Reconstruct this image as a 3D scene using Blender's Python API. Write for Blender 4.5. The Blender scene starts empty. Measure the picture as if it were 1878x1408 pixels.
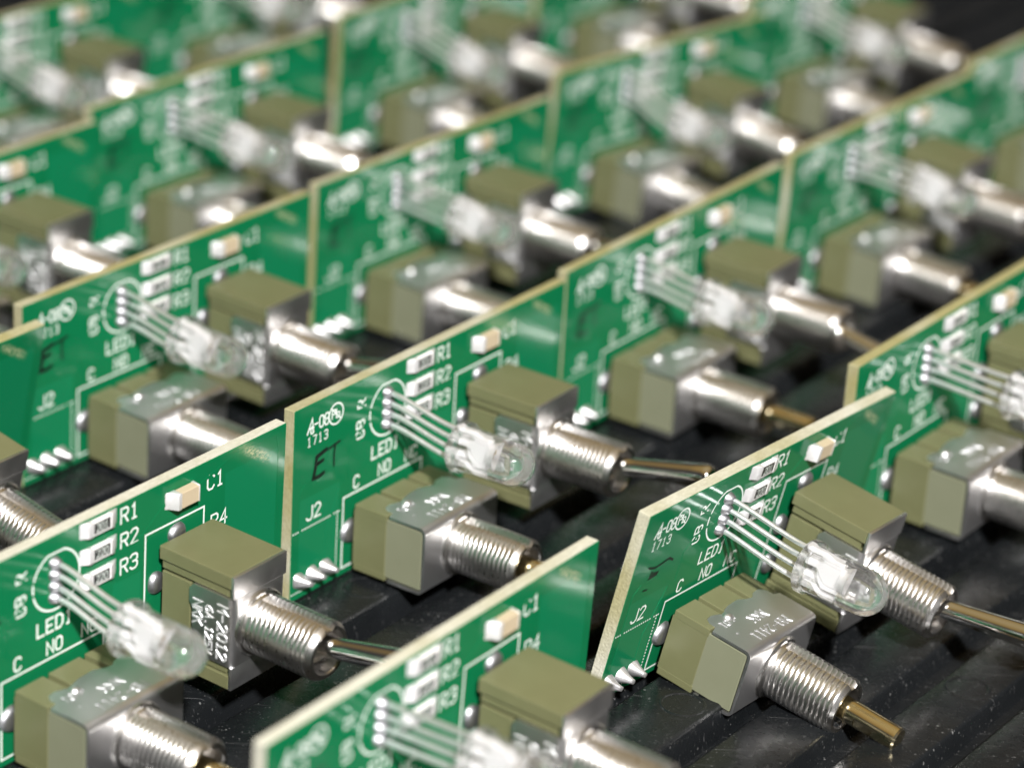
import bpy, bmesh, math, random
from mathutils import Vector, Matrix
random.seed(7)
S = 0.0009            # one modelling unit is 0.9 mm
R = math.radians
scene = bpy.context.scene

# ------------------------------------------------------------------ camera
FPX, EL, ROLL, HCAM = 5455.6, 0.415894, 0.0595641, 167.86
fw = Vector((0, math.cos(EL), -math.sin(EL)))
rt0 = Vector((1, 0, 0)); up0 = Vector((0, math.sin(EL), math.cos(EL)))
rt = rt0 * math.cos(ROLL) + up0 * math.sin(ROLL)
up = up0 * math.cos(ROLL) - rt0 * math.sin(ROLL)
camd = bpy.data.cameras.new('camera')
camo = bpy.data.objects.new('camera', camd)
scene.collection.objects.link(camo)
camo.matrix_world = Matrix(((rt.x, up.x, -fw.x, 0), (rt.y, up.y, -fw.y, 0), (rt.z, up.z, -fw.z, HCAM * S), (0, 0, 0, 1)))
camd.sensor_width = 36.0
camd.lens = FPX * 36.0 / 1878.0
camd.clip_start = 0.005
camd.clip_end = 20
camd.dof.use_dof = True
camd.dof.focus_distance = 335 * S
camd.dof.aperture_fstop = camd.lens / (6.1 * S * 1000)
scene.camera = camo

# ------------------------------------------------------------------ world and lamp
world = bpy.data.worlds.new('World'); scene.world = world; world.use_nodes = True
wn, wl = world.node_tree.nodes, world.node_tree.links
bg = wn['Background']
tc = wn.new('ShaderNodeTexCoord'); sp = wn.new('ShaderNodeSeparateXYZ'); cr = wn.new('ShaderNodeValToRGB')
wl.new(tc.outputs['Generated'], sp.inputs[0])
mr = wn.new('ShaderNodeMapRange'); mr.inputs[1].default_value = -1; mr.inputs[2].default_value = 1
wl.new(sp.outputs['Z'], mr.inputs[0]); wl.new(mr.outputs[0], cr.inputs[0]); wl.new(cr.outputs[0], bg.inputs[0])
e = cr.color_ramp.elements
e[0].position = 0.55; e[0].color = (0.10, 0.10, 0.11, 1)
e[1].position = 1.0; e[1].color = (0.85, 0.68, 0.38, 1)
m_ = e.new(0.76); m_.color = (0.11, 0.105, 0.10, 1)
m_ = e.new(0.86); m_.color = (0.62, 0.42, 0.15, 1)
bg.inputs[1].default_value = 0.5

FOCUS = Vector((0, 330, 8)) * S
LAMP_EL, LAMP_AZ, LAMP_D = R(40), R(10), 1.0
ld = Vector((math.sin(LAMP_AZ) * math.cos(LAMP_EL), -math.cos(LAMP_AZ) * math.cos(LAMP_EL), math.sin(LAMP_EL)))
lampd = bpy.data.lights.new('flash_lamp', 'AREA')
lampd.shape = 'DISK'; lampd.size = 0.055; lampd.energy = 25; lampd.color = (1.0, 0.985, 0.965)
lampo = bpy.data.objects.new('flash_lamp', lampd); scene.collection.objects.link(lampo)
lampo.location = FOCUS + ld * LAMP_D
lampo.rotation_euler = (-ld).to_track_quat('-Z', 'Y').to_euler()

scene.view_settings.view_transform = 'Standard'; scene.view_settings.look = 'None'
scene.view_settings.exposure = 0; scene.view_settings.gamma = 1
cy = scene.cycles
scene.render.engine = 'CYCLES'
cy.use_denoising = True
cy.max_bounces = 10; cy.transmission_bounces = 8; cy.glossy_bounces = 4; cy.diffuse_bounces = 3
cy.sample_clamp_indirect = 6
cy.blur_glossy = 0.3

# ------------------------------------------------------------------ materials
def mat(name, col, rough=0.5, metal=0.0, **kw):
    m = bpy.data.materials.new(name); m.use_nodes = True
    b = m.node_tree.nodes['Principled BSDF']
    b.inputs['Base Color'].default_value = (*col, 1); b.inputs['Roughness'].default_value = rough
    b.inputs['Metallic'].default_value = metal
    for k, v in kw.items(): b.inputs[k].default_value = v
    return m
class NT:
    """tiny helper around a material's node tree"""
    def __init__(s, m): s.t = m.node_tree; s.n = s.t.nodes; s.b = s.n['Principled BSDF']
    def add(s, kind, **kw):
        x = s.n.new('ShaderNode' + kind)
        for k, v in kw.items(): setattr(x, k, v)
        return x
    def link(s, a, b): s.t.links.new(a, b)
    def coord(s, scale=(1, 1, 1), kind='Object'):
        c = s.add('TexCoord'); mp = s.add('Mapping'); mp.inputs['Scale'].default_value = scale
        s.link(c.outputs[kind], mp.inputs[0]); return mp.outputs[0]
    def noise(s, vec, scale, detail=3, rough=0.5, dist=0):
        x = s.add('TexNoise'); x.inputs['Scale'].default_value = scale; x.inputs['Detail'].default_value = detail
        x.inputs['Roughness'].default_value = rough; x.inputs['Distortion'].default_value = dist
        s.link(vec, x.inputs['Vector']); return x.outputs['Fac']
    def ramp(s, fac, stops):
        x = s.add('ValToRGB'); el = x.color_ramp.elements
        while len(el) < len(stops): el.new(0.5)
        for q, (p, c) in zip(el, stops): q.position = p; q.color = (*c, 1) if len(c) == 3 else c
        s.link(fac, x.inputs[0]); return x.outputs[0]
    def mix(s, fac, a, b):
        x = s.add('Mix', data_type='RGBA')
        if isinstance(fac, float): x.inputs[0].default_value = fac
        else: s.link(fac, x.inputs[0])
        for i, v in ((6, a), (7, b)):
            if isinstance(v, tuple): x.inputs[i].default_value = (*v, 1)
            else: s.link(v, x.inputs[i])
        return x.outputs[2]
    def math(s, op, a, b=None, clamp=False):
        x = s.add('Math', operation=op); x.use_clamp = clamp
        for i, v in enumerate((a, b)):
            if v is None: continue
            if isinstance(v, (int, float)): x.inputs[i].default_value = v
            else: s.link(v, x.inputs[i])
        return x.outputs[0]
    def bump(s, h, strength=0.3, dist=0.00005):
        x = s.add('Bump'); x.inputs['Strength'].default_value = strength; x.inputs['Distance'].default_value = dist
        s.link(h, x.inputs['Height']); s.link(x.outputs[0], s.b.inputs['Normal'])

M = {}
U = 1 / S   # texture scale: one noise cell per modelling unit
# green solder mask, glossy, with faint copper pour, beige streak near the upper right corner
m = M['mask'] = mat('solder_mask', (0.006, 0.19, 0.075), 0.17)
t = NT(m); c = t.coord()
sx = t.add('SeparateXYZ'); t.link(c, sx.inputs[0])
uu = t.math('MULTIPLY', sx.outputs[0], U); vv = t.math('MULTIPLY', sx.outputs[2], U)
def rectmask(t, u0, u1, v0, v1, soft=0.12):
    def edge(x, a, sign):
        d = t.math('SUBTRACT', x, a) if sign > 0 else t.math('SUBTRACT', a, x)
        return t.math('MULTIPLY', d, 1 / soft, clamp=True)
    q = t.math('MULTIPLY', edge(uu, u0, 1), edge(uu, u1, -1))
    return t.math('MULTIPLY', q, t.math('MULTIPLY', edge(vv, v0, 1), edge(vv, v1, -1)))
pour = t.math('MAXIMUM', rectmask(t, 44.6, 53.7, 1.2, 22.4), t.math('MAXIMUM', rectmask(t, 1.3, 8.9, 2.0, 13.0), rectmask(t, 26.5, 31.0, 1.2, 15.5)))
n1 = t.noise(c, 0.12 * U, 2)
base = t.mix(t.math('MULTIPLY', n1, 0.5), (0.0034, 0.124, 0.045), (0.0055, 0.148, 0.056))
base = t.mix(t.math('MULTIPLY', pour, 0.55), base, (0.006, 0.162, 0.070))
# blotchy beige streak: distance to the line (47.6,24.7)-(52.8,21.4)
dxn, dyn = 5.2, -3.3; ln = math.hypot(dxn, dyn); dxn /= ln; dyn /= ln
pu = t.math('SUBTRACT', uu, 47.4); pv = t.math('SUBTRACT', vv, 24.5)
al = t.math('ADD', t.math('MULTIPLY', pu, dxn), t.math('MULTIPLY', pv, dyn))
pe = t.math('ABSOLUTE', t.math('SUBTRACT', t.math('MULTIPLY', pu, -dyn), t.math('MULTIPLY', pv, -dxn)))
band = t.math('MULTIPLY', t.math('SUBTRACT', 0.75, pe), 2.0, clamp=True)
ends = t.math('MULTIPLY', t.math('MULTIPLY', al, 0.7, clamp=True), t.math('MULTIPLY', t.math('SUBTRACT', 6.0, al), 0.7, clamp=True))
band = t.math('MULTIPLY', band, ends)
c2 = t.coord((1, 1, 2.2)); n2 = t.noise(c2, 1.6 * U, 4, 0.7)
sc = t.math('MULTIPLY', band, t.math('MULTIPLY', t.math('SUBTRACT', n2, 0.44), 6.0, clamp=True), clamp=True)
base = t.mix(t.math('MULTIPLY', sc, 0.9), base, (0.42, 0.42, 0.25))
t.link(base, t.b.inputs['Base Color'])
rn = t.noise(c, 0.35 * U, 4, 0.6)
t.link(t.math('ADD', t.math('MULTIPLY', rn, 0.14), 0.06), t.b.inputs['Roughness'])
t.bump(t.noise(c, 0.9 * U, 3, 0.5), 0.10, 0.00003)
m.node_tree.nodes['Principled BSDF'].inputs['Specular IOR Level'].default_value = 0.19

m = M['fr4'] = mat('fibreglass_edge', (0.5, 0.46, 0.3), 0.75)
t = NT(m); c = t.coord()
oi0 = t.add('ObjectInfo'); va = t.add('VectorMath', operation='ADD'); t.link(c, va.inputs[0]); t.link(oi0.outputs['Random'], va.inputs[1]); c = va.outputs[0]
n1 = t.noise(t.coord((1, 3, 1)), 1.1 * U, 5, 0.7); n2 = t.noise(c, 0.10 * U, 2)
oi = t.add('ObjectInfo'); sep = t.add('SeparateColor'); t.link(oi.outputs['Color'], sep.inputs[0])
tone = t.math('ADD', sep.outputs[0], t.math('MULTIPLY', t.math('SUBTRACT', n2, 0.5), 2.2), clamp=True)   # weathered pale or resin-rich tan
dk = t.mix(tone, (0.25, 0.225, 0.095), (0.43, 0.42, 0.34)); lt = t.mix(tone, (0.345, 0.320, 0.155), (0.58, 0.57, 0.49))
col = t.mix(t.math('MULTIPLY', t.math('SUBTRACT', n1, 0.38), 2.6, clamp=True), dk, lt)
t.link(col, t.b.inputs['Base Color'])
wv = t.add('TexVoronoi'); wv.inputs['Scale'].default_value = 3.2 * U; t.link(c, wv.inputs['Vector'])
t.bump(t.math('ADD', wv.outputs['Distance'], t.math('MULTIPLY', n1, 1.2)), 0.4, 0.00010)

M['print'] = mat('white_legend_ink', (0.80, 0.84, 0.80), 0.45)
t = NT(M['print']); c = t.coord()
t.link(t.mix(t.math('MULTIPLY', t.math('SUBTRACT', t.noise(c, 2.4 * U, 3, 0.7), 0.55), 3.0, clamp=True), (0.70, 0.76, 0.71), (0.44, 0.60, 0.50)), t.b.inputs['Base Color'])
M['ink'] = mat('black_marker_ink', (0.002, 0.005, 0.004), 0.4, 0.0, **{'Specular IOR Level': 0.2})
M['ceramic'] = mat('white_ceramic', (0.80, 0.79, 0.77), 0.45)
M['coat'] = mat('black_overcoat', (0.012, 0.012, 0.014), 0.35)
M['tan'] = mat('tan_ceramic', (0.47, 0.385, 0.265), 0.5)
def metal(name, col, rough, bump=0.1, bscale=1.5, rvar=0.12, stretch=(1, 1, 1)):
    m = mat(name, col, rough, 1.0); t = NT(m); c = t.coord(stretch)
    n = t.noise(c, bscale * U, 4, 0.6)
    t.link(t.math('ADD', t.math('MULTIPLY', n, rvar * 2), rough - rvar), t.b.inputs['Roughness'])
    if bump: t.bump(n, bump, 0.00006)
    return m
M['solder'] = metal('solder', (0.60, 0.59, 0.60), 0.42, 0.35, 1.2); M['solder'].node_tree.nodes['Principled BSDF'].inputs['Metallic'].default_value = 0.85
M['pad'] = metal('dull_solder', (0.40, 0.40, 0.42), 0.5, 0.5, 1.2)
M['tin'] = metal('tinned_lead', (0.74, 0.77, 0.77), 0.40, 0.6, 1.6, 0.12); M['tin'].node_tree.nodes['Principled BSDF'].inputs['Metallic'].default_value = 0.8
M['case'] = metal('switch_case_steel', (0.72, 0.715, 0.725), 0.40, 0.08, 0.7, 0.05)
for nm_, me_ in (('stamp', 0.62), ('stamp_faint', 0.88)):
    M[nm_] = metal('stamped_steel', (0.80, 0.80, 0.81) if nm_ == 'stamp' else (0.62, 0.62, 0.63), 0.42, 0.25, 1.5, 0.06); M[nm_].node_tree.nodes['Principled BSDF'].inputs['Metallic'].default_value = me_  # toggle letters paler than the case: light caught by the relief, put into colour
M['cap'] = metal('plated_end', (0.80, 0.79, 0.80), 0.46, 0.5, 1.2); M['cap'].node_tree.nodes['Principled BSDF'].inputs['Metallic'].default_value = 0.6
M['nickel'] = metal('nickel_bushing', (0.72, 0.70, 0.68), 0.285, 0.08, 1.5, 0.05)
M['chrome'] = metal('polished_lever', (0.78, 0.765, 0.74), 0.09, 0.0, 1.0, 0.03)
M['brass'] = metal('plunger_brass', (0.80, 0.70, 0.46), 0.16, 0.05, 1.0, 0.04)  # chrome rod, the golden reflection of its surroundings put into the base colour
M['gold'] = metal('gold_bond', (0.85, 0.62, 0.22), 0.25, 0.0)
def plastic(name, c1, c2, rough):
    m = mat(name, c1, rough); t = NT(m); c = t.coord()
    t.link(t.mix(t.noise(c, 0.35 * U, 3), c1, c2), t.b.inputs['Base Color'])
    t.bump(t.noise(c, 3.0 * U, 3), 0.12, 0.00004); return m
M['olive'] = plastic('olive_plastic', (0.118, 0.119, 0.057), (0.142, 0.143, 0.072), 0.36)
M['olive_light'] = plastic('grey_olive_plastic', (0.160, 0.166, 0.108), (0.178, 0.184, 0.124), 0.45)
# clear epoxy: refracting, a thin white veil painted in for the bright rim, and letting part of the light straight through
m = M['lens'] = mat('clear_epoxy', (0.985, 0.99, 0.99), 0.015, 0.0, **{'Transmission Weight': 0.95, 'IOR': 1.5})
t = NT(m); tb = t.add('BsdfTransparent'); mx = t.add('MixShader'); lc = t.coord(); lz = t.add('SeparateXYZ'); t.link(lc, lz.inputs[0])
body = t.math('SUBTRACT', 1.0, t.math('MULTIPLY', t.math('SUBTRACT', t.math('MULTIPLY', lz.outputs[2], U), 5.6), 1.0, clamp=True))   # 1 along the stem, 0 in the dome
t.link(t.math('ADD', t.math('MULTIPLY', body, 0.34), 0.05), mx.inputs[0])
out_ = [n for n in t.n if n.type == 'OUTPUT_MATERIAL'][0]
t.link(t.b.outputs[0], mx.inputs[1]); t.link(tb.outputs[0], mx.inputs[2]); t.link(mx.outputs[0], out_.inputs[0])
M['frame'] = metal('silver_lead_frame', (0.93, 0.92, 0.94), 0.5, 0.2, 2.0); M['frame'].node_tree.nodes['Principled BSDF'].inputs['Metallic'].default_value = 0.0

# black conductive plastic tray with dust and scratches
m = M['tray'] = mat('black_tray_plastic', (0.018, 0.019, 0.021), 0.33, 0.0, **{'Specular IOR Level': 0.4})
t = NT(m); c = t.coord()
big = t.noise(c, 0.05 * U, 4, 0.6); fine = t.noise(c, 0.9 * U, 5, 0.65)
base = t.mix(big, (0.0024, 0.0030, 0.0036), (0.014, 0.0155, 0.017))
def specks(scale, thr, keep):
    v = t.add('TexVoronoi'); v.inputs['Scale'].default_value = scale * U; t.link(c, v.inputs['Vector'])
    d = t.math('LESS_THAN', v.outputs['Distance'], thr)
    s3 = t.add('SeparateColor'); t.link(v.outputs['Color'], s3.inputs[0])
    return t.math('MULTIPLY', d, t.math('GREATER_THAN', s3.outputs[0], keep))
dust = t.math('MAXIMUM', specks(0.9, 0.14, 0.45), specks(2.3, 0.17, 0.5))
clump = t.math('MULTIPLY', t.math('SUBTRACT', t.noise(c, 0.16 * U, 3), 0.42), 4.0, clamp=True)
dust = t.math('MULTIPLY', dust, clump)
base = t.mix(t.math('MULTIPLY', dust, 0.65), base, (0.22, 0.22, 0.22))
def scratches(angle, scale, thr, amt):
    cc = t.add('TexCoord'); mp = t.add('Mapping'); mp.inputs['Rotation'].default_value = (0, 0, angle); mp.inputs['Scale'].default_value = (0.035, 1, 0.2)
    t.link(cc.outputs['Object'], mp.inputs[0])
    n = t.noise(mp.outputs[0], scale * U, 3, 0.5)
    return t.math('MULTIPLY', t.math('MULTIPLY', t.math('SUBTRACT', n, thr), 12.0, clamp=True), amt)
scr = t.math('MAXIMUM', scratches(R(-52), 2.6, 0.68, 0.7), t.math('MAXIMUM', scratches(R(-63), 3.1, 0.70, 0.6), scratches(R(20), 2.9, 0.735, 0.6)))
base = t.mix(t.math('MULTIPLY', scr, 0.6), base, (0.20, 0.20, 0.205))
t.link(base, t.b.inputs['Base Color'])
t.link(t.math('ADD', t.math('MULTIPLY', fine, 0.22), 0.17), t.b.inputs['Roughness'])
t.bump(t.math('ADD', t.math('ADD', fine, t.math('MULTIPLY', scr, 1.5)), t.math('MULTIPLY', big, 3.0)), 0.35, 0.00012)

# ------------------------------------------------------------------ mesh helpers (board coordinates u right, v up, w out)
def P(u, v, w): return Vector((u * S, -w * S, v * S))
def finish(bm, name, mats, smooth=False, angle=None):
    bmesh.ops.recalc_face_normals(bm, faces=bm.faces)
    me = bpy.data.meshes.new(name); bm.to_mesh(me); bm.free()
    for q in (mats if isinstance(mats, (list, tuple)) else [mats]): me.materials.append(M[q])
    if smooth:
        for p in me.polygons: p.use_smooth = True
        if angle: me.set_sharp_from_angle(angle=R(angle))
    return me
def box(bm, u0, u1, v0, v1, w0, w1, bev=0.0, segs=2):
    vs = [bm.verts.new(P(u, v, w)) for u in (u0, u1) for v in (v0, v1) for w in (w0, w1)]
    fs = [bm.faces.new([vs[i] for i in f]) for f in ((0, 1, 3, 2), (4, 6, 7, 5), (0, 4, 5, 1), (2, 3, 7, 6), (0, 2, 6, 4), (1, 5, 7, 3))]
    if bev:
        ed = list({e_ for f in fs for e_ in f.edges})
        bmesh.ops.bevel(bm, geom=ed, offset=bev * S, segments=segs, profile=0.5, affect='EDGES')
    return fs
def prism(bm, pts, f0, f1, bev=0.0):
    """pts: list of 2-D points; f0, f1 map (x, y) to 3-D at the two ends"""
    a = [bm.verts.new(f0(*p)) for p in pts]; b = [bm.verts.new(f1(*p)) for p in pts]
    n = len(pts); fs = [bm.faces.new(a), bm.faces.new(b[::-1])]
    for i in range(n): fs.append(bm.faces.new([a[i], b[i], b[(i + 1) % n], a[(i + 1) % n]]))
    bmesh.ops.recalc_face_normals(bm, faces=fs)
    if bev:
        ed = list(set(fs[0].edges) | set(fs[1].edges))
        bmesh.ops.bevel(bm, geom=ed, offset=bev * S, segments=2, profile=0.5, affect='EDGES')
def lathe(bm, prof, origin, ex, ey, ez, segs=40, closed=False):
    """prof: (radius, along) pairs in modelling units; ex, ey, ez unit vectors in local metres space"""
    rings = []
    for r, z in prof:
        if r < 1e-6: rings.append([bm.verts.new(origin + ez * (z * S))])
        else: rings.append([bm.verts.new(origin + ez * (z * S) + (ex * math.cos(2 * math.pi * k / segs) + ey * math.sin(2 * math.pi * k / segs)) * (r * S)) for k in range(segs)])
    for a, b in zip(rings, rings[1:]):
        for k in range(segs):
            k2 = (k + 1) % segs
            if len(a) == 1 and len(b) == 1: continue
            if len(a) == 1: bm.faces.new([a[0], b[k], b[k2]])
            elif len(b) == 1: bm.faces.new([a[k], b[0], a[k2]])
            else: bm.faces.new([a[k], b[k], b[k2], a[k2]])
EX, EY, EZ = Vector((1, 0, 0)), Vector((0, 0, 1)), Vector((0, -1, 0))   # u, v, w directions in local space
def tube(bm, pts, rad, segs=8, square=False):
    """pts: local vectors; swept section with flat caps"""
    n = len(pts); rings = []
    ref = Vector((0, 0, 1))
    for i, p in enumerate(pts):
        d = (pts[min(i + 1, n - 1)] - pts[max(i - 1, 0)]).normalized()
        a = d.cross(ref); a = a.normalized() if a.length > 1e-6 else Vector((1, 0, 0)); b = d.cross(a)
        r = rad[i] if isinstance(rad, list) else rad
        ring = []
        for k in range(segs):
            th = 2 * math.pi * (k + 0.5) / segs
            cx, cy_ = math.cos(th), math.sin(th)
            if square: mxx = max(abs(cx), abs(cy_)); cx /= mxx; cy_ /= mxx
            ring.append(bm.verts.new(p + (a * cx + b * cy_) * (r * S)))
        rings.append(ring)
    for a, b in zip(rings, rings[1:]):
        for k in range(segs): bm.faces.new([a[k], b[k], b[(k + 1) % segs], a[(k + 1) % segs]])
    bm.faces.new(rings[0][::-1]); bm.faces.new(rings[-1])

# stroke lettering ---------------------------------------------------
FONT = {
 'R': [[(0,0),(0,6),(3,6),(4,5.2),(4,3.8),(3,3),(0,3)],[(2,3),(4,0)]], '1': [[(0.9,5),(2,6),(2,0)],[(0.9,0),(3.1,0)]],
 '2': [[(0,5),(1,6),(3,6),(4,5),(4,4),(0,0),(4,0)]], '3': [[(0,5.2),(1,6),(3,6),(4,5.2),(4,3.8),(3,3.1),(1.5,3.1)],[(3,3.1),(4,2.3),(4,0.9),(3,0),(1,0),(0,0.9)]],
 '4': [[(3,0),(3,6),(0,2),(4,2)]], 'C': [[(4,4.9),(3,6),(1,6),(0,4.9),(0,1.1),(1,0),(3,0),(4,1.1)]], 'N': [[(0,0),(0,6),(4,0),(4,6)]],
 'O': [[(1,0),(0,1.1),(0,4.9),(1,6),(3,6),(4,4.9),(4,1.1),(3,0),(1,0)]], '0': [[(1,0),(0,1.1),(0,4.9),(1,6),(3,6),(4,4.9),(4,1.1),(3,0),(1,0)]],
 'L': [[(0,6),(0,0),(4,0)]], 'E': [[(4,6),(0,6),(0,0),(4,0)],[(0,3),(3,3)]], 'D': [[(0,0),(0,6),(2.5,6),(4,4.6),(4,1.4),(2.5,0),(0,0)]],
 'J': [[(4,6),(4,1.1),(3,0),(1,0),(0,1.1)]], 'G': [[(4,4.9),(3,6),(1,6),(0,4.9),(0,1.1),(1,0),(3,0),(4,1.1),(4,2.9),(2.4,2.9)]],
 'B': [[(0,0),(0,6),(3,6),(4,5.2),(4,3.8),(3,3.1),(0,3.1)],[(3,3.1),(4,2.3),(4,0.8),(3,0),(0,0)]], 'A': [[(0,0),(2,6),(4,0)],[(0.8,2),(3.2,2)]],
 '8': [[(1,3.1),(0,4),(0,5.2),(1,6),(3,6),(4,5.2),(4,4),(3,3.1),(1,3.1),(0,2.2),(0,0.9),(1,0),(3,0),(4,0.9),(4,2.2),(3,3.1)]],
 '7': [[(0,6),(4,6),(1.6,0)]], '-': [[(0.4,3),(3.6,3)]], 'P': [[(0,0),(0,6),(3,6),(4,5.1),(4,3.7),(3,2.9),(0,2.9)]],
 'b': [[(0,6),(0,0),(2.8,0),(3.6,0.9),(3.6,2.8),(2.8,3.6),(0,3.6)]], 'M': [[(0,0),(0,6),(2,3),(4,6),(4,0)]], 'K': [[(0,0),(0,6)],[(4,6),(0,2.6)],[(1.4,3.8),(4,0)]],
 'V': [[(0,6),(2,0),(4,6)]], '5': [[(4,6),(0,6),(0,3.5),(3,3.5),(4,2.7),(4,0.9),(3,0),(0,0)]], '6': [[(3.6,6),(1.4,5),(0,2.6),(0,1),(1,0),(3,0),(4,1),(4,2.4),(3,3.3),(0.4,3.3)]],
 '.': [[(1.7,0),(2.3,0)]], 'T': [[(0,6),(4,6)],[(2,6),(2,0)]], ' ': [],
}
class Ribbons:
    """flat strokes lying in a plane; thick > 0 makes them raised ribs"""
    def __init__(s, o, ex, ey, en, lift=0.02, thick=0.0): s.bm = bmesh.new(); s.o, s.ex, s.ey, s.en = o, ex, ey, en; s.lift = lift; s.thick = thick; s.k = 0
    def pt(s, x, y, h=0.0): return s.o + (s.ex * x + s.ey * y) * S + s.en * ((s.lift + s.k * 0.0008 + h) * S)
    def stroke(s, pts, width):
        s.k = (s.k + 1) % 12
        pts = [Vector(p) for p in pts]; closed = (pts[0] - pts[-1]).length < 1e-6 and len(pts) > 3
        if closed: pts = pts[:-1]
        n = len(pts); h = width / 2; Lf, Rt = [], []
        for i, p in enumerate(pts):
            a = pts[i - 1] if (i > 0 or closed) else None; b = pts[(i + 1) % n] if (i < n - 1 or closed) else None
            d1 = (p - a).normalized() if a is not None else None; d2 = (b - p).normalized() if b is not None else None
            q = p
            if d1 is None: q = p - d2 * h * 0.8; d1 = d2
            if d2 is None: q = p + d1 * h * 0.8; d2 = d1
            n1 = Vector((-d1.y, d1.x)); n2 = Vector((-d2.y, d2.x)); mm = n1 + n2
            mm = mm.normalized() if mm.length > 1e-4 else n1
            kx = h / max(0.45, mm.dot(n1))
            Lf.append(q + mm * kx); Rt.append(q - mm * kx)
        top = s.thick
        va = [s.bm.verts.new(s.pt(p.x, p.y, top)) for p in Lf]; vb = [s.bm.verts.new(s.pt(p.x, p.y, top)) for p in Rt]
        rng = range(n if closed else n - 1)
        if s.thick:
            wa = [s.bm.verts.new(s.pt(p.x, p.y, -0.05)) for p in Lf]; wb = [s.bm.verts.new(s.pt(p.x, p.y, -0.05)) for p in Rt]
        for i in rng:
            j = (i + 1) % n
            s.bm.faces.new([va[i], va[j], vb[j], vb[i]])
            if s.thick:
                s.bm.faces.new([va[j], va[i], wa[i], wa[j]]); s.bm.faces.new([vb[i], vb[j], wb[j], wb[i]])
        if s.thick and not closed:
            s.bm.faces.new([va[0], vb[0], wb[0], wa[0]]); s.bm.faces.new([vb[-1], va[-1], wa[-1], wb[-1]])
    def text(s, string, x, y, h, width, rot=0, aspect=0.62, gap=0.42, slant=0.0):
        """centred on (x, y)"""
        gw = h * aspect; adv = gw * (1 + gap); tot = adv * len(string) - gw * gap
        cr_, sr = math.cos(rot), math.sin(rot)
        for i, ch in enumerate(string):
            for st in FONT[ch]:
                q = []
                for gx, gy in st:
                    a = -tot / 2 + i * adv + gx / 4 * gw + slant * gy / 6 * h; b = gy / 6 * h - h / 2
                    q.append((x + a * cr_ - b * sr, y + a * sr + b * cr_))
                s.stroke(q, width)
    def circle(s, x, y, r, width, n=28, a0=0, a1=2 * math.pi):
        full = abs(a1 - a0 - 2 * math.pi) < 1e-6
        pts = [(x + r * math.cos(a0 + (a1 - a0) * k / n), y + r * math.sin(a0 + (a1 - a0) * k / n)) for k in range(n + 1)]
        if full: pts[-1] = pts[0]
        s.stroke(pts, width)
    def mesh(s, name, m):
        bm = s.bm
        if not s.thick:
            bm.normal_update()
            for f in bm.faces:
                if f.normal.dot(s.en) < 0: f.normal_flip()
            me = bpy.data.meshes.new(name); bm.to_mesh(me); bm.free(); me.materials.append(M[m]); return me
        return finish(bm, name, m)

# ------------------------------------------------------------------ shared part meshes
BW, BH, BT = 55.08, 24.96, 1.62
ME = {}
# substrate -----------------------------------------------------------
bm = bmesh.new(); box(bm, 0, BW, 0, BH, -BT, 0, 0.07, 1)
bmesh.ops.recalc_face_normals(bm, faces=bm.faces)
for f in bm.faces: f.material_index = 0 if abs(f.normal.y) > 0.5 else 1
ME['substrate'] = finish(bm, 'substrate', ['mask', 'fr4'])
# legend print ----------------------------------------------------------
front = dict(o=Vector((0, 0, 0)), ex=EX, ey=EY, en=EZ)
rb = Ribbons(**front)
LWD = 0.24
for txt, x, y in (('R1', 28.95, 23.35), ('R2', 29.0, 20.25), ('R3', 29.0, 17.1), ('C1', 42.95, 22.15), ('R4', 43.75, 16.95)): rb.text(txt, x, y, 1.75, LWD)
rb.text('LED1', 17.6, 14.45, 1.6, LWD); rb.text('NO', 17.6, 11.75, 1.5, LWD); rb.text('NC', 22.9, 11.8, 1.5, LWD); rb.text('C', 12.1, 11.75, 1.55, LWD)
rb.text('J2', 4.0, 10.75, 1.7, LWD)
rb.text('R', 12.6, 21.85, 1.45, LWD, rot=R(90)); rb.text('GB', 12.5, 18.5, 1.45, LWD, rot=R(90), gap=0.5)
rb.text('A', 2.95, 22.15, 1.75, 0.25, slant=0.18); rb.text('C', 3.3, 21.55, 0.85, 0.2)
rb.text('-08', 5.0, 22.15, 1.45, 0.22, aspect=0.5, gap=0.35)
rb.circle(7.72, 22.2, 1.32, 0.22); rb.text('P', 7.3, 22.25, 1.1, 0.18); rb.text('b', 8.1, 22.2, 1.1, 0.18); rb.stroke([(6.85, 23.05), (8.6, 21.35)], 0.18)
rb.text('1713', 4.35, 20.15, 1.15, 0.15, aspect=0.5, gap=0.8)
ME['lettering'] = rb.mesh('lettering', 'print')
rb = Ribbons(**front)
rb.stroke([(31.6, 3.0), (31.6, 19.5), (41.15, 19.5), (41.15, 3.0), (31.6, 3.0)], 0.24)
ME['toggle_outline'] = rb.mesh('toggle_outline', 'print')
rb = Ribbons(**front)
rb.stroke([(9.7, 0.95), (9.7, 10.4), (25.15, 10.4), (25.15, 0.95), (9.7, 0.95)], 0.24)
ME['button_outline'] = rb.mesh('button_outline', 'print')
rb = Ribbons(**front)
a0 = math.asin(3.3 / 3.5)
rb.circle(17.8, 19.6, 3.5, 0.24, 36, math.pi - a0, 2 * math.pi + a0)
rb.stroke([(16.6, 22.9), (19.0, 22.9)], 0.24)
ME['led_outline'] = rb.mesh('led_outline', 'print')
rb = Ribbons(**front)
k = 0.0
while k < 8.6: rb.stroke([(0.25 + k, 9.0), (0.32 + k, 9.0)], 0.20); rb.stroke([(0.25 + k, 0.95), (0.32 + k, 0.95)], 0.20); k += 0.43
k = 0.0
while k < 7.8: rb.stroke([(8.6, 1.2 + k), (8.6, 1.27 + k)], 0.20); k += 0.43
ME['connector_outline'] = rb.mesh('connector_outline', 'print')
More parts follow.
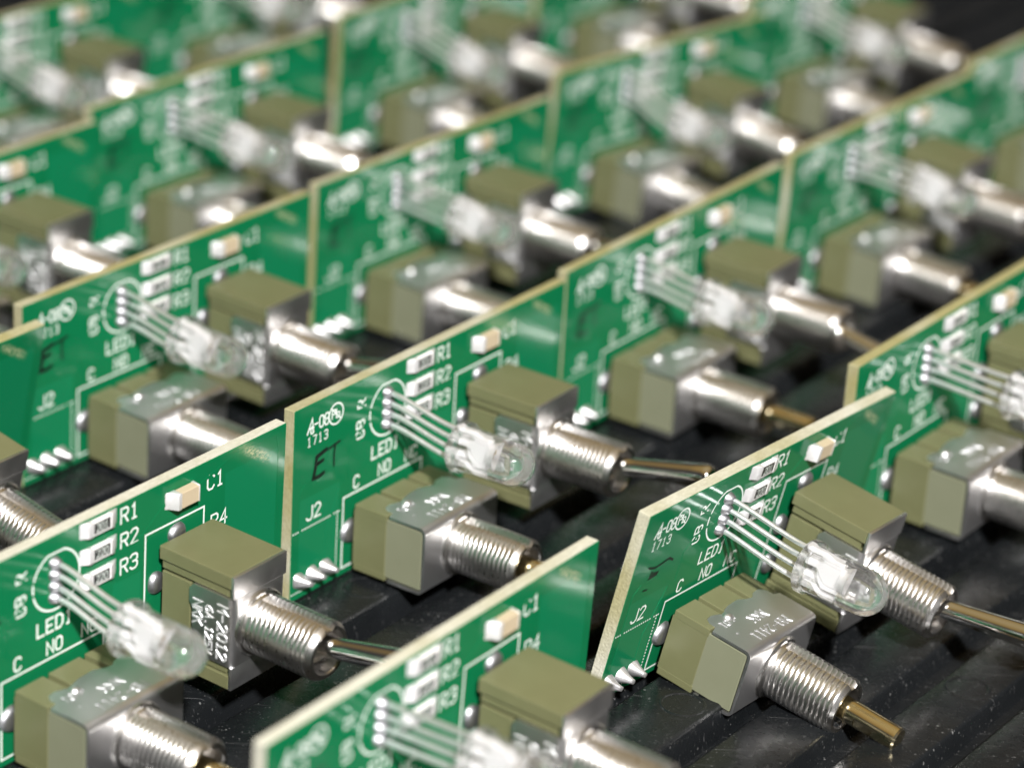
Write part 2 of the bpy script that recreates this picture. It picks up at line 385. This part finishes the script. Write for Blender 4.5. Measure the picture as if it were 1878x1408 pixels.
# marker letters
def marker(strokes, name):
    rb = Ribbons(**front, lift=0.035)
    for st, wd in strokes: rb.stroke(st, wd)
    return rb.mesh(name, 'ink')
ME['marker'] = marker([([(6.1, 18.15), (4.3, 17.75), (4.1, 16.4), (3.75, 15.1)], 0.56), ([(3.75, 15.1), (4.9, 15.05), (5.7, 15.25)], 0.52), ([(4.2, 16.75), (5.5, 16.95)], 0.5), ([(6.6, 18.0), (7.5, 18.2), (8.6, 18.35)], 0.34), ([(7.75, 18.2), (7.55, 16.9), (7.6, 15.5)], 0.34)], 'marker_initials')
ME['marker_smudge'] = marker([([(3.2, 17.2), (4.6, 16.75), (6.0, 16.9), (7.4, 17.15), (8.3, 16.6)], 0.30), ([(4.2, 16.3), (4.0, 15.6), (5.4, 15.7)], 0.42), ([(4.6, 16.0), (5.6, 15.9)], 0.3), ([(3.4, 14.1), (4.2, 14.0)], 0.22)], 'marker_smudge')
# copper traces under the mask ---------------------------------------------
TR = [[(17.6, 23.2), (16.2, 24.2), (13.0, 24.2)], [(17.2, 20.3), (14.6, 20.3), (11.0, 22.6), (9.6, 22.6)], [(17.2, 18.9), (13.4, 18.9), (10.6, 16.8), (10.6, 13.0)], [(26.4, 20.8), (27.1, 19.2), (30.6, 19.2), (33.5, 21.4), (35.2, 22.4)],
      [(26.4, 17.8), (27.3, 15.6), (30.4, 15.6)], [(21.6, 17.8), (20.0, 16.4), (20.0, 12.9)], [(40.0, 22.4), (46.0, 24.1), (53.4, 24.1), (53.9, 22.0), (53.9, 4.0)], [(6.6, 3.4), (6.6, 7.0), (9.2, 12.6)], [(1.5, 3.4), (1.5, 14.0), (2.6, 15.0)]]
for i, tp in enumerate(TR):
    rb = Ribbons(**front, lift=0.0, thick=0.035); rb.stroke(tp, 0.34); ME['trace%d' % i] = rb.mesh('trace', 'mask')
# resistors -----------------------------------------------------------
RV = (23.8, 20.75, 17.7)
def smd(v, u0, u1, hh, th, mat_body, cap, name, capr=None):
    bm = bmesh.new(); box(bm, u0 + 0.1, u1 - 0.1, v - hh, v + hh, 0.06, th, 0.06, 1); ME[name] = finish(bm, name, mat_body)
    for s_, key in ((0, '_cap_l'), (1, '_cap_r')):
        bm = bmesh.new(); q = u1 if s_ else u0; sg = 1 if s_ else -1
        i_ = q - sg * (capr if s_ and capr else cap); fl = 0.35 if s_ and capr else 1.0
        prof = [(i_, 0.0), (q + sg * 0.95 * fl, 0.0), (q + sg * 0.55 * fl, 0.22), (q + sg * 0.22 * fl, th * 0.72), (q, th + 0.05), (i_, th + 0.05)]
        prism(bm, prof, lambda x, y: P(x, v - hh - 0.05, y), lambda x, y: P(x, v + hh + 0.05, y), 0.08)
        ME[name + key] = finish(bm, 'end_cap', 'cap', True, 50)
for i, v in enumerate(RV):
    smd(v, 22.3, 26.1, 0.86, 0.62, 'ceramic', 0.5, 'resistor%d' % i)
    bm = bmesh.new(); box(bm, 22.95, 25.45, v - 0.64, v + 0.64, 0.60, 0.655, 0.02, 1); ME['coat%d' % i] = finish(bm, 'overcoat', 'coat')
    rb = Ribbons(P(0, 0, 0.655), EX, EY, EZ, 0.012); rb.text(('201', '220', '220')[i], 24.2, v, 0.86, 0.10, aspect=0.55, gap=0.35); ME['code%d' % i] = rb.mesh('value_code', 'print')
smd(22.45, 35.6, 39.0, 0.98, 1.2, 'tan', 0.45, 'capacitor', 0.16)
# solder joints --------------------------------------------------------
def dome(u, v, r, h, pw=1.6, tip=0.0, lean=(0, 0), segs=20, name='solder_joint', mt='solder'):
    bm = bmesh.new(); n = 9; rings = []
    for i in range(n):
        f = i / (n - 1); rr = r * (1 - f) ** (1 / pw) + tip * (1 - (1 - f)) ; z = h * f
        if i == n - 1: rr = tip
        rings.append((rr, z, f))
    prev = None
    for rr, z, f in rings:
        o = P(u + lean[0] * f * f, v + lean[1] * f * f, z)
        ring = [bm.verts.new(o + (EX * math.cos(2 * math.pi * k_ / segs) + EY * math.sin(2 * math.pi * k_ / segs)) * (max(rr, 0.02) * S * (1 + 0.05 * math.sin(3 * 2 * math.pi * k_ / segs + u)))) for k_ in range(segs)]
        if prev:
            for k_ in range(segs): bm.faces.new([prev[k_], ring[k_], ring[(k_ + 1) % segs], prev[(k_ + 1) % segs]])
        prev = ring
    bm.faces.new(prev)
    return finish(bm, name, mt, True, 60)
PINV = (21.75, 20.37, 18.98, 17.6)
for i, v in enumerate(PINV): ME['led_joint%d' % i] = dome(17.45, v, 0.80, 0.85, 1.5, 0.28, (0.2, 0), mt='pad')
for i, u in enumerate((1.5, 4.0, 6.52)): ME['pin_joint%d' % i] = dome(u, 2.5, 1.05, 1.75, 0.85, 0.30, (0.55 - 0.1 * i, -0.15))
for i, (u, v, r) in enumerate(((10.9, 5.6, 1.75), (15.0, 9.3, 0.01), (20.8, 9.3, 0.01), (36.6, 17.9, 1.5), (33.4, 13.0, 1.5), (33.4, 7.5, 1.5), (16.9, 23.1, 0.001), (41.2, 13.4, 1.2))):
    if r > 0.1: ME['switch_joint%d' % i] = dome(u, v, r * 0.9, 0.7, 2.0, r * 0.35, mt='pad')
# switches ----------------------------------------------------------------
def switch(kind):
    """local a = long axis, b = width; toggle: a up, b right; button: a right, b up"""
    if kind == 'toggle': uc, vc = 37.3, 11.08; mp = lambda a, b, w: P(uc + b, vc + a, w); HL = 7.05
    else: uc, vc = 17.85, 5.3; mp = lambda a, b, w: P(uc + a, vc + b, w); HL = 7.3
    HW = 4.36
    def bx(bm, a0, a1, b0, b1, w0, w1, bev=0.0):
        if kind == 'toggle': box(bm, uc + b0, uc + b1, vc + a0, vc + a1, w0, w1, bev)
        else: box(bm, uc + a0, uc + a1, vc + b0, vc + b1, w0, w1, bev)
    k = kind + '_'
    LE = HL if kind == 'button' else 3.95
    # moulded base
    bm = bmesh.new()
    bx(bm, -LE + 0.02 if kind == 'button' else -6.5, LE - 0.02 if kind == 'button' else 6.5, -3.6, 3.6, 1.0, 5.9, 0.08)
    for a0, a1 in (((-LE, -3.15), (-2.35, 2.35), (3.15, LE)) if kind == 'button' else ((-LE, LE),)):
        for sg in (-1, 1):
            b0, b1 = sorted((sg * 3.4, sg * (HW - (0.0 if kind == 'button' else 0.25))))
            bx(bm, a0, a1, b0, b1, 1.15, 6.0 if kind == 'button' else 5.3, 0.09)
    if kind == 'toggle':   # two stacked end flanges
        for sg in (-1, 1):
            a0, a1 = sorted((sg * 5.4, sg * HL)); bx(bm, a0, a1, -HW, HW, 0.9, 11.3, 0.1)
            a0, a1 = sorted((sg * 4.35, sg * 5.22)); bx(bm, a0, a1, -HW + 0.22, HW - 0.22, 1.2, 10.8, 0.06)
    ME[k + 'base'] = finish(bm, k + 'base', 'olive')
    # front block
    bm = bmesh.new(); bx(bm, -HL + 0.10 if kind == 'button' else -4.4, HL - 0.10 if kind == 'button' else 4.4, -HW + 0.50, HW - 0.50, 5.7, 11.22, 0.10)
    ME[k + 'block'] = finish(bm, k + 'block', 'olive_light' if kind == 'button' else 'olive')
    # metal case: front plate plus two side flaps with lobed rear edge
    bm = bmesh.new(); RB = 0.85; WF = 11.75; TH = 0.34; HO = HW + 0.05
    T = 4.25 if kind == 'toggle' else HL
    bx(bm, -T + 0.003, T - 0.003, -HO + RB, HO - RB, WF - TH, WF)
    if kind == 'toggle':
        for sg in (-1, 1):
            a0, a1 = sorted((sg * (T - 0.001), sg * HL)); bx(bm, a0, a1, -HO + 0.02, HO - 0.02, WF - TH - 0.08, WF - 0.012, 0.07)
    for sg in (-1, 1):     # folded edges
        arc = [(sg * (HO - RB + rr * math.sin(q * math.pi / 12)), WF - RB + rr * math.cos(q * math.pi / 12)) for rr, rng in ((RB, range(0, 7)), (RB - TH, range(6, -1, -1))) for q in rng]
        prism(bm, arc, lambda x, y: mp(-T, x, y), lambda x, y: mp(T, x, y))
    WJ = WF - RB - 0.002
    if kind == 'toggle': flap = [(-T, WJ), (-T, 6.2), (-3.9, 5.6), (-2.4, 5.5), (-1.8, 5.9), (1.2, 5.9), (1.9, 5.4), (3.6, 5.4), (T, 6.0), (T, WJ)]
    else: flap = [(-T, WJ), (-T, 6.35), (-6.3, 6.1), (-6.25, 5.2), (-5.7, 4.5), (-4.7, 4.35), (-3.5, 4.75), (-2.9, 5.05), (-2.2, 4.6), (-1.0, 4.3), (1.2, 4.2), (2.4, 4.8), (3.4, 5.0), (4.2, 4.5), (5.6, 4.4), (6.3, 5.2), (6.35, 6.1), (T, 6.35), (T, WJ)]
    for sg in (-1, 1):
        prism(bm, flap, lambda x, y: mp(x, sg * (HO - TH), y), lambda x, y: mp(x, sg * HO, y))
    ME[k + 'case'] = finish(bm, 'metal_case', 'case', True, 40)
    # nubs pressed into the flap
    # threaded bushing
    bm = bmesh.new(); Rr, pitch, dep = 3.53, 0.66, 0.20
    w0, w1 = 12.5, 21.7; nw = 126; nt = 80; grid = []
    for i in range(nw + 1):
        w = w0 + (w1 - w0) * i / nw; row = []
        for j in range(nt):
            th = 2 * math.pi * j / nt
            ph = ((w / pitch) - j / nt) % 1.0
            tri = abs(ph * 2 - 1); tri = max(0.0, min(1.0, (tri - 0.05) / 0.5))
            r = Rr - dep * (1 - tri)
            d = abs((th - R(88) + math.pi) % (2 * math.pi) - math.pi)
            if d < 0.20: r = min(r, Rr - 0.85 + 0.1 * d)
            r = min(r, Rr - 0.05 - max(0.0, (w - w1 + 0.5)) * 0.8)
            row.append(bm.verts.new(P(uc, vc, w) + (EX * math.cos(th) + EY * math.sin(th)) * (r * S)))
        grid.append(row)
    for a, b in zip(grid, grid[1:]):
        for j in range(nt): bm.faces.new([a[j], b[j], b[(j + 1) % nt], a[(j + 1) % nt]])
    # mouth and bore
    ringA = grid[-1]; prev = ringA
    for rr, w in ((2.62, 21.7), (2.5, 21.55), (2.45, 18.2)):
        ring = [bm.verts.new(P(uc, vc, w) + (EX * math.cos(2 * math.pi * j / nt) + EY * math.sin(2 * math.pi * j / nt)) * (rr * S)) for j in range(nt)]
        for j in range(nt): bm.faces.new([prev[j], ring[j], ring[(j + 1) % nt], prev[(j + 1) % nt]])
        prev = ring
    bm.faces.new(prev)
    ME[k + 'bushing'] = finish(bm, 'threaded_bushing', 'nickel', True, 28)
    bm = bmesh.new()
    lathe(bm, [(0, 11.6), (3.95, 11.6), (3.95, 11.95), (3.75, 12.15), (3.45, 12.2), (3.30, 12.55), (0, 12.55)], P(uc, vc, 0), EX, EY, EZ, 48)
    ME[k + 'collar'] = finish(bm, 'collar', 'nickel', True, 35)
    return uc, vc, mp
tu, tv, tmap = switch('toggle'); pu_, pv_, pmap = switch('button')
# embossed lettering
rb = Ribbons(P(32.94 - 0.06, 11.08, 8.5), -EY, EZ, -EX, 0.0, 0.07)
rb.text('M-2012', 0.3, 1.75, 1.35, 0.19, gap=0.4); rb.text('6A.125V', 0.6, -0.15, 1.0, 0.14, gap=0.4); rb.text('NKK', -1.0, -1.85, 1.25, 0.19, gap=0.4)
ME['toggle_stamp'] = rb.mesh('stamped_lettering', 'stamp')
rb = Ribbons(P(17.85, 5.3 + 4.36 + 0.05, 8.3), -EX, EZ, EY, 0.0, 0.09)
rb.text('MB-2411', 0.3, 1.6, 1.25, 0.17, gap=0.36); rb.text('NKK', -0.4, -0.7, 1.2, 0.17, gap=0.4); rb.text('01', 4.6, -2.0, 0.95, 0.15)
for x_, y_ in ((3.0, -1.7), (3.0, -2.2), (2.4, -2.0), (5.0, 0.0)): rb.stroke([(x_, y_), (x_ + 0.1, y_)], 0.2)
ME['button_stamp'] = rb.mesh('stamped_lettering', 'stamp_faint')
# pressed rivet nub on the button's flap
bm = bmesh.new(); o = P(14.9, 9.66, 5.6)
lathe(bm, [(0.75, 0), (0.68, 0.22), (0.4, 0.42), (0, 0.48)], o, EX, EZ, EY, 16); ME['nub'] = finish(bm, 'pressed_nub', 'case', True)
# toggle lever
def lever(tilt):
    bm = bmesh.new(); d = (EZ * math.cos(R(tilt)) + EY * math.sin(R(tilt))).normalized(); x = EX; y = d.cross(x)
    prof = [(0, -0.2), (1.9, 0.0), (2.2, 0.9), (1.9, 1.9), (1.35, 2.6), (1.15, 3.2), (1.22, 6), (1.34, 10), (1.45, 14), (1.5, 15.8), (1.42, 16.3), (1.15, 16.7), (0.6, 16.85), (0, 16.9)]
    lathe(bm, prof, P(tu, tv, 18.3), x, y, d, 32); return finish(bm, 'lever', 'chrome', True, 50)
ME['lever_up'] = lever(12); ME['lever_down'] = lever(-12)
# plunger: round rod with a flat milled along its side
bm = bmesh.new(); prev = None; nt = 36
for w, r, fl in ((18.3, 1.42, 9), (23.4, 1.42, 9), (23.42, 1.42, 1.26), (27.6, 1.42, 1.26), (27.62, 1.42, 9), (28.5, 1.42, 9), (28.75, 1.25, 9)):
    ring = []
    for j in range(nt):
        th = 2 * math.pi * j / nt; x, y = math.cos(th) * r, math.sin(th) * r
        fa = R(195); pr = x * math.cos(fa) + y * math.sin(fa)
        if pr > fl: x -= (pr - fl) * math.cos(fa); y -= (pr - fl) * math.sin(fa)
        ring.append(bm.verts.new(P(pu_ + x, pv_ + y, w)))
    if prev:
        for j in range(nt): bm.faces.new([prev[j], ring[j], ring[(j + 1) % nt], prev[(j + 1) % nt]])
    prev = ring
bm.faces.new(prev); ME['plunger'] = finish(bm, 'plunger', 'brass', True, 30)
# LED lens in its own space: z along the axis, origin at the flange's rear face
LZ = Vector((0, 0, 1)); LX = Vector((1, 0, 0)); LY = Vector((0, 1, 0))
bm = bmesh.new()
prof = [(0, 0), (2.95, 0), (3.12, 0.06), (3.2, 0.2), (3.2, 0.95), (3.12, 1.1), (2.86, 1.2), (2.76, 1.35), (2.72, 3), (2.70, 5.5), (2.68, 7.7)]
for k in range(1, 13):
    a = k / 12 * math.pi / 2; prof.append((2.68 * math.cos(a) if k < 12 else 0, 7.7 + 2.75 * math.sin(a)))
lathe(bm, prof, Vector((0, 0, 0)), LX, LY, LZ, 64); ME['lens'] = finish(bm, 'lens', 'lens', True, 45)
# lead frame inside the lens: y is the row of leads
def plate(pts, x0, x1, name):
    bm = bmesh.new(); prism(bm, pts, lambda a, b: Vector((x0 * S, a * S, b * S)), lambda a, b: Vector((x1 * S, a * S, b * S)), 0.05); return finish(bm, name, 'frame')
ME['post0'] = plate([(1.85, 0.12), (2.35, 0.12), (2.35, 2.2), (1.9, 3.4), (1.9, 4.6), (1.45, 4.6), (1.45, 3.2), (1.85, 2.0)], -0.45, 0.45, 'post')
ME['post1'] = plate([(0.45, 0.12), (0.95, 0.12), (0.95, 1.6), (1.35, 2.4), (1.3, 5.0), (-1.0, 5.0), (-1.05, 3.0), (-0.2, 2.2), (0.45, 1.8)], -0.5, 0.5, 'anvil')
ME['post2'] = plate([(-0.95, 0.12), (-0.45, 0.12), (-0.45, 1.4), (-0.9, 2.5), (-1.25, 3.2), (-1.25, 4.8), (-1.7, 4.8), (-1.7, 3.0), (-0.95, 1.6)], -0.45, 0.45, 'post')
ME['post3'] = plate([(-2.35, 0.12), (-1.85, 0.12), (-1.85, 2.4), (-2.0, 3.2), (-2.0, 4.5), (-2.4, 4.5), (-2.4, 3.0), (-2.35, 2.2)], -0.45, 0.45, 'post')
bm = bmesh.new(); lathe(bm, [(0, 4.9), (0.85, 4.9), (1.15, 5.9), (1.0, 5.92), (0.62, 5.3), (0, 5.3)], Vector((0, 0.2 * S, 0)), LX, LY, LZ, 24); ME['cup'] = finish(bm, 'reflector_cup', 'frame', True, 40)
bm = bmesh.new()
for x_, y_ in ((-0.22, 0.05), (0.2, 0.3), (-0.05, 0.5)):
    vs = bmesh.ops.create_cube(bm, size=0.28 * S)['verts']; bmesh.ops.translate(bm, verts=vs, vec=Vector((x_ * S, y_ * S, 5.48 * S)))
ME['die'] = finish(bm, 'die', 'gold')

# ------------------------------------------------------------------ tray (the surface)
TY = R(55.3); TO = Vector((-24.81, 311.8, 0))
tu_ = Vector((math.cos(TY), math.sin(TY), 0)); tw_ = Vector((math.sin(TY), -math.cos(TY), 0))
def TP(u, w, z): return (TO + tu_ * u + tw_ * w + Vector((0, 0, z))) * S
PER = 44.4
bm = bmesh.new(); prof = []
def ridge(w0, w1, z, zb=-4.2, b=0.45):
    return [(w0 - 0.5, zb), (w0 - 0.1, z - b), (w0 + 0.08, z - b * 0.4), (w0 + b, z), (w1 - b, z), (w1 - 0.08, z - b * 0.4), (w1 + 0.1, z - b), (w1 + 0.5, zb)]
for j in range(-11, 6):
    q = []
    for w0, w1, z in ((-1.85, 7.3, -0.12), (10.5, 18.6, -1.25), (22.6, 29.4, -1.25), (33.0, 38.6, -1.25)): q += ridge(w0, w1, z)
    prof += [(w + j * PER, z) for w, z in q]
U0, U1 = -190.0, 620.0
rows = []
for w, z in prof: rows.append((bm.verts.new(TP(U0, w, z)), bm.verts.new(TP(U1, w, z))))
for a, b in zip(rows, rows[1:]): bm.faces.new([a[0], a[1], b[1], b[0]])
bm.normal_update()
for f in bm.faces:
    if f.normal.z < 0: f.normal_flip()
me = bpy.data.meshes.new('slotted_tray'); bm.to_mesh(me); bm.free(); me.materials.append(M['tray'])
for p in me.polygons: p.use_smooth = True
me.set_sharp_from_angle(angle=R(50))
tray = bpy.data.objects.new('slotted_tray', me); scene.collection.objects.link(tray)
tray['kind'] = 'structure'; tray['label'] = 'black ribbed plastic tray under the circuit boards'
# round ejector marks moulded into the ridges
bm = bmesh.new(); lathe(bm, [(2.30, -0.02), (2.42, 0.13), (2.58, 0.13), (2.74, -0.02)], Vector((0, 0, 0)), LX, LY, LZ, 48); RING = finish(bm, 'ejector_mark', 'tray', True)
for j in range(-2, 3):
    for i in range(-1, 4):
        for u, w, z in ((9.4, 3.9, -0.12), (36.5, 25.9, -1.25)):
            o = bpy.data.objects.new('ejector_mark', RING); scene.collection.objects.link(o); o.parent = tray
            o.location = TP(u + 58.4 * i + 2.1 * j, w + j * PER, z)

# ------------------------------------------------------------------ boards
POSE = dict(
 A1=(-24.81, 311.8, 55.8, 0.05, -0.04, 0.01), A0=(-57.28, 263.4, 55.19, 1.57, 0.47, -0.1), F1=(11.37, 291.3, 54.65, 10.44, -3.37, 0.56),
 F0=(-21.33, 238.38, 55.86, 2.17, 0.35, -0.1), B0=(-61.1, 338.66, 54.7, 1.07, 0.54, -0.05), A2=(6.46, 360.74, 55.79, 0.41, 0.74, -0.01),
 F2=(42.26, 335.47, 54.55, 0.96, 1.08, -0.04), A3=(38.36, 412.58, 54.88, 2.55, 0.14, 0.01), B1=(-28.75, 387.59, 54.66, 0.85, -0.06, -0.01),
 B2=(2.95, 444.79, 50.6, 4.2, -1.0, 0.0), C0=(-63.9, 413.79, 55.63, -0.16, 0.11, 0.0), C1=(-31.85, 467.16, 55.86, 2.17, 0.29, 0.01),
 Cm=(-93.45, 363.18, 55.43, 0.0, 0.0, 0.0), Bm=(-92.57, 291.43, 55.3, 11.0, 0.0, 0.0), A4=(71.0, 462.5, 55.0, 1.5, 0.2, 0.0),
 B3=(36.0, 492.5, 53.5, 3.0, -0.5, 0.0), C2=(0.4, 516.4, 55.3, 1.2, 0.0, 0.0), D0=(-67.0, 489.3, 55.3, 1.0, 0.0, 0.0), Dm=(-96.7, 438.7, 55.4, 0.8, 0.0, 0.0))
# LED: base v, base w, tilt in degrees, sideways tilt
LED = dict(A1=(18.0, 11.0, 1, 0), A0=(17.8, 9.9, -1, 1), F1=(19.1, 11.5, 5, 0), B0=(18.5, 10.6, -1, -1), A2=(18.5, 10.6, 0, 0), B1=(19.0, 11.0, -2, 1), C0=(18.9, 12.0, -4, 0),
           C1=(17.6, 11.0, -8, 0), B2=(17.3, 11.0, 2, 0), A3=(19.6, 11.3, -4, 0), F0=(20.4, 11.2, 4, 0), F2=(19.3, 12.3, 1, 0), B3=(17.8, 11.5, 0, 0), Dm=(18.0, 11.5, -3, 0))
LABEL = dict(
 A1='sharp green circuit board at the centre with ET handwritten at its left end',
 A0='sharp green circuit board at lower left with an M-2012 toggle switch standing on it',
 F1='green board at lower right leaning forward, its golden plunger nearest the tray',
 F0='blurred green board cut off by the bottom edge, nearest to the camera',
 B0='slightly soft board behind the sharp lower left one, ET faint beside its J2 mark',
 A2='soft board directly behind the leaning one, adjoining the right end of the sharp centre board',
 F2='board cut off by the right edge, right behind the end of the leaning board',
 A3='blurred board at upper right, in line with the sharp centre board, two places along',
 B1='blurred board directly behind the sharp centre board',
 B2='blurred board at upper right of centre, second along in the row behind the centre',
 C0='blurred board at upper left, two rows behind the sharp lower left board',
 C1='strongly blurred board at top centre, two rows behind the sharp centre board',
 Cm='blurred board at the left edge with only its capacitor and toggle end in view',
 Bm='bare right end of a forward leaning board at the left edge, overlapping its neighbour',
 A4='left tip of a blurred board at the top right edge of the picture',
 B3='strongly blurred board at top right, last of its row before the empty dark tray',
 C2='strongly blurred board at the top edge right of centre, only its lower half in view',
 D0='strongly blurred board cut by the top edge, its LED left of the top centre',
 Dm='strongly blurred board in the top left corner, farthest left of the back row')
GROUP = 'circuit boards standing in rows on the tray'
col = scene.collection
def part(name, me, parent, mw=None):
    o = bpy.data.objects.new(name, me); col.objects.link(o); o.parent = parent
    if mw is not None: o.matrix_local = mw
    return o
for key, (x, y, yaw, lean, roll, z0) in POSE.items():
    yaw, lean, roll = R(yaw), R(lean), R(roll)
    u = Vector((math.cos(yaw), math.sin(yaw), 0)); w = Vector((math.sin(yaw), -math.cos(yaw), 0)); v = Vector((0, 0, 1))
    v, w = v * math.cos(lean) + w * math.sin(lean), w * math.cos(lean) - v * math.sin(lean)
    u, v = u * math.cos(roll) + v * math.sin(roll), v * math.cos(roll) - u * math.sin(roll)
    ly = -w
    B = bpy.data.objects.new('circuit_board', None); col.objects.link(B); B.empty_display_size = 0.005
    B.matrix_world = Matrix(((u.x, ly.x, v.x, x * S), (u.y, ly.y, v.y, y * S), (u.z, ly.z, v.z, z0 * S), (0, 0, 0, 1)))
    B['label'] = LABEL[key]; B['category'] = 'circuit board'; B['group'] = GROUP
    sub = part('substrate', ME['substrate'], B); pale = {'A0': 0.95, 'F0': 0.9, 'F1': 0.65, 'A1': 0.25}.get(key, 0.12); sub.color = (pale, pale, pale, 1)
    for n in ('lettering', 'toggle_outline', 'button_outline', 'led_outline', 'connector_outline'): part(n, ME[n], sub)
    for i in range(len(TR)): part('copper_trace', ME['trace%d' % i], sub)
    if key == 'F1': part('marker_initials', ME['marker_smudge'], sub)
    else:
        mk = part('marker_initials', ME['marker'], sub)
        if key != 'A1': mk.location = P(random.uniform(-0.3, 0.5), random.uniform(-0.5, 0.5), 0); mk.rotation_euler.y = R(random.uniform(-2.5, 2.5))
    for i in range(3):
        r_ = part('resistor', ME['resistor%d' % i], B); r_.location = P(random.uniform(-0.12, 0.12), random.uniform(-0.08, 0.08), 0)
        part('end_cap', ME['resistor%d_cap_l' % i], r_); part('end_cap', ME['resistor%d_cap_r' % i], r_)
        part('overcoat', ME['coat%d' % i], r_); part('value_code', ME['code%d' % i], r_)
    c_ = part('capacitor', ME['capacitor'], B); part('end_cap', ME['capacitor_cap_l'], c_); part('end_cap', ME['capacitor_cap_r'], c_)
    for n in ME:
        if n.startswith(('led_joint', 'pin_joint', 'switch_joint')): part('solder_joint', ME[n], B)
    tg = part('toggle_switch', ME['toggle_base'], B)
    part('body_block', ME['toggle_block'], tg); part('metal_case', ME['toggle_case'], tg); part('threaded_bushing', ME['toggle_bushing'], tg); part('collar', ME['toggle_collar'], tg)
    part('lever', ME['lever_down' if key in ('A2', 'C1') else 'lever_up'], tg); part('stamped_lettering', ME['toggle_stamp'], tg)
    pb = part('push_button', ME['button_base'], B)
    part('body_block', ME['button_block'], pb); part('metal_case', ME['button_case'], pb); part('threaded_bushing', ME['button_bushing'], pb); part('collar', ME['button_collar'], pb)
    part('plunger', ME['plunger'], pb); part('stamped_lettering', ME['button_stamp'], pb); part('pressed_nub', ME['nub'], pb)
    # LED
    bv, bw, tilt, side = LED.get(key, (18.3, 11.0, -1, 0))
    ax = (EZ * math.cos(R(tilt)) + EY * math.sin(R(tilt)) + EX * math.sin(R(side))).normalized()
    yy = (EY - ax * EY.dot(ax)).normalized(); xx = yy.cross(ax)
    o = P(17.65 + 0.2 * side, bv, bw)
    ML = Matrix(((xx.x, yy.x, ax.x, o.x), (xx.y, yy.y, ax.y, o.y), (xx.z, yy.z, ax.z, o.z), (0, 0, 0, 1)))
    ln_ = part('led', ME['lens'], B, ML); inv = ML.inverted()
    for i in range(4): part('anvil' if i == 1 else 'post', ME['post%d' % i], ln_)
    part('reflector_cup', ME['cup'], ln_); part('die', ME['die'], ln_)
    for i in range(4):
        yoff = (2.1, 0.7, -0.7, -2.1)[i]
        p0 = P(17.65, PINV[i], 0.2); p3 = o + yy * (yoff * S) + ax * (0.05 * S)
        p1 = P(17.65 + random.uniform(-0.15, 0.15), PINV[i] + random.uniform(-0.05, 0.25), 3.2); p2 = p3 - ax * (3.4 * S) + EX * (random.uniform(-0.12, 0.12) * S)
        pts = []
        for q in range(13):
            f = q / 12; g = 1 - f
            pts.append(inv @ (p0 * g ** 3 + p1 * 3 * g * g * f + p2 * 3 * g * f * f + p3 * f ** 3))
        bm = bmesh.new(); tube(bm, pts, 0.30, 8, True)
        part('lead', finish(bm, 'lead', 'tin', True, 40), ln_)
print('objects', len(bpy.data.objects))
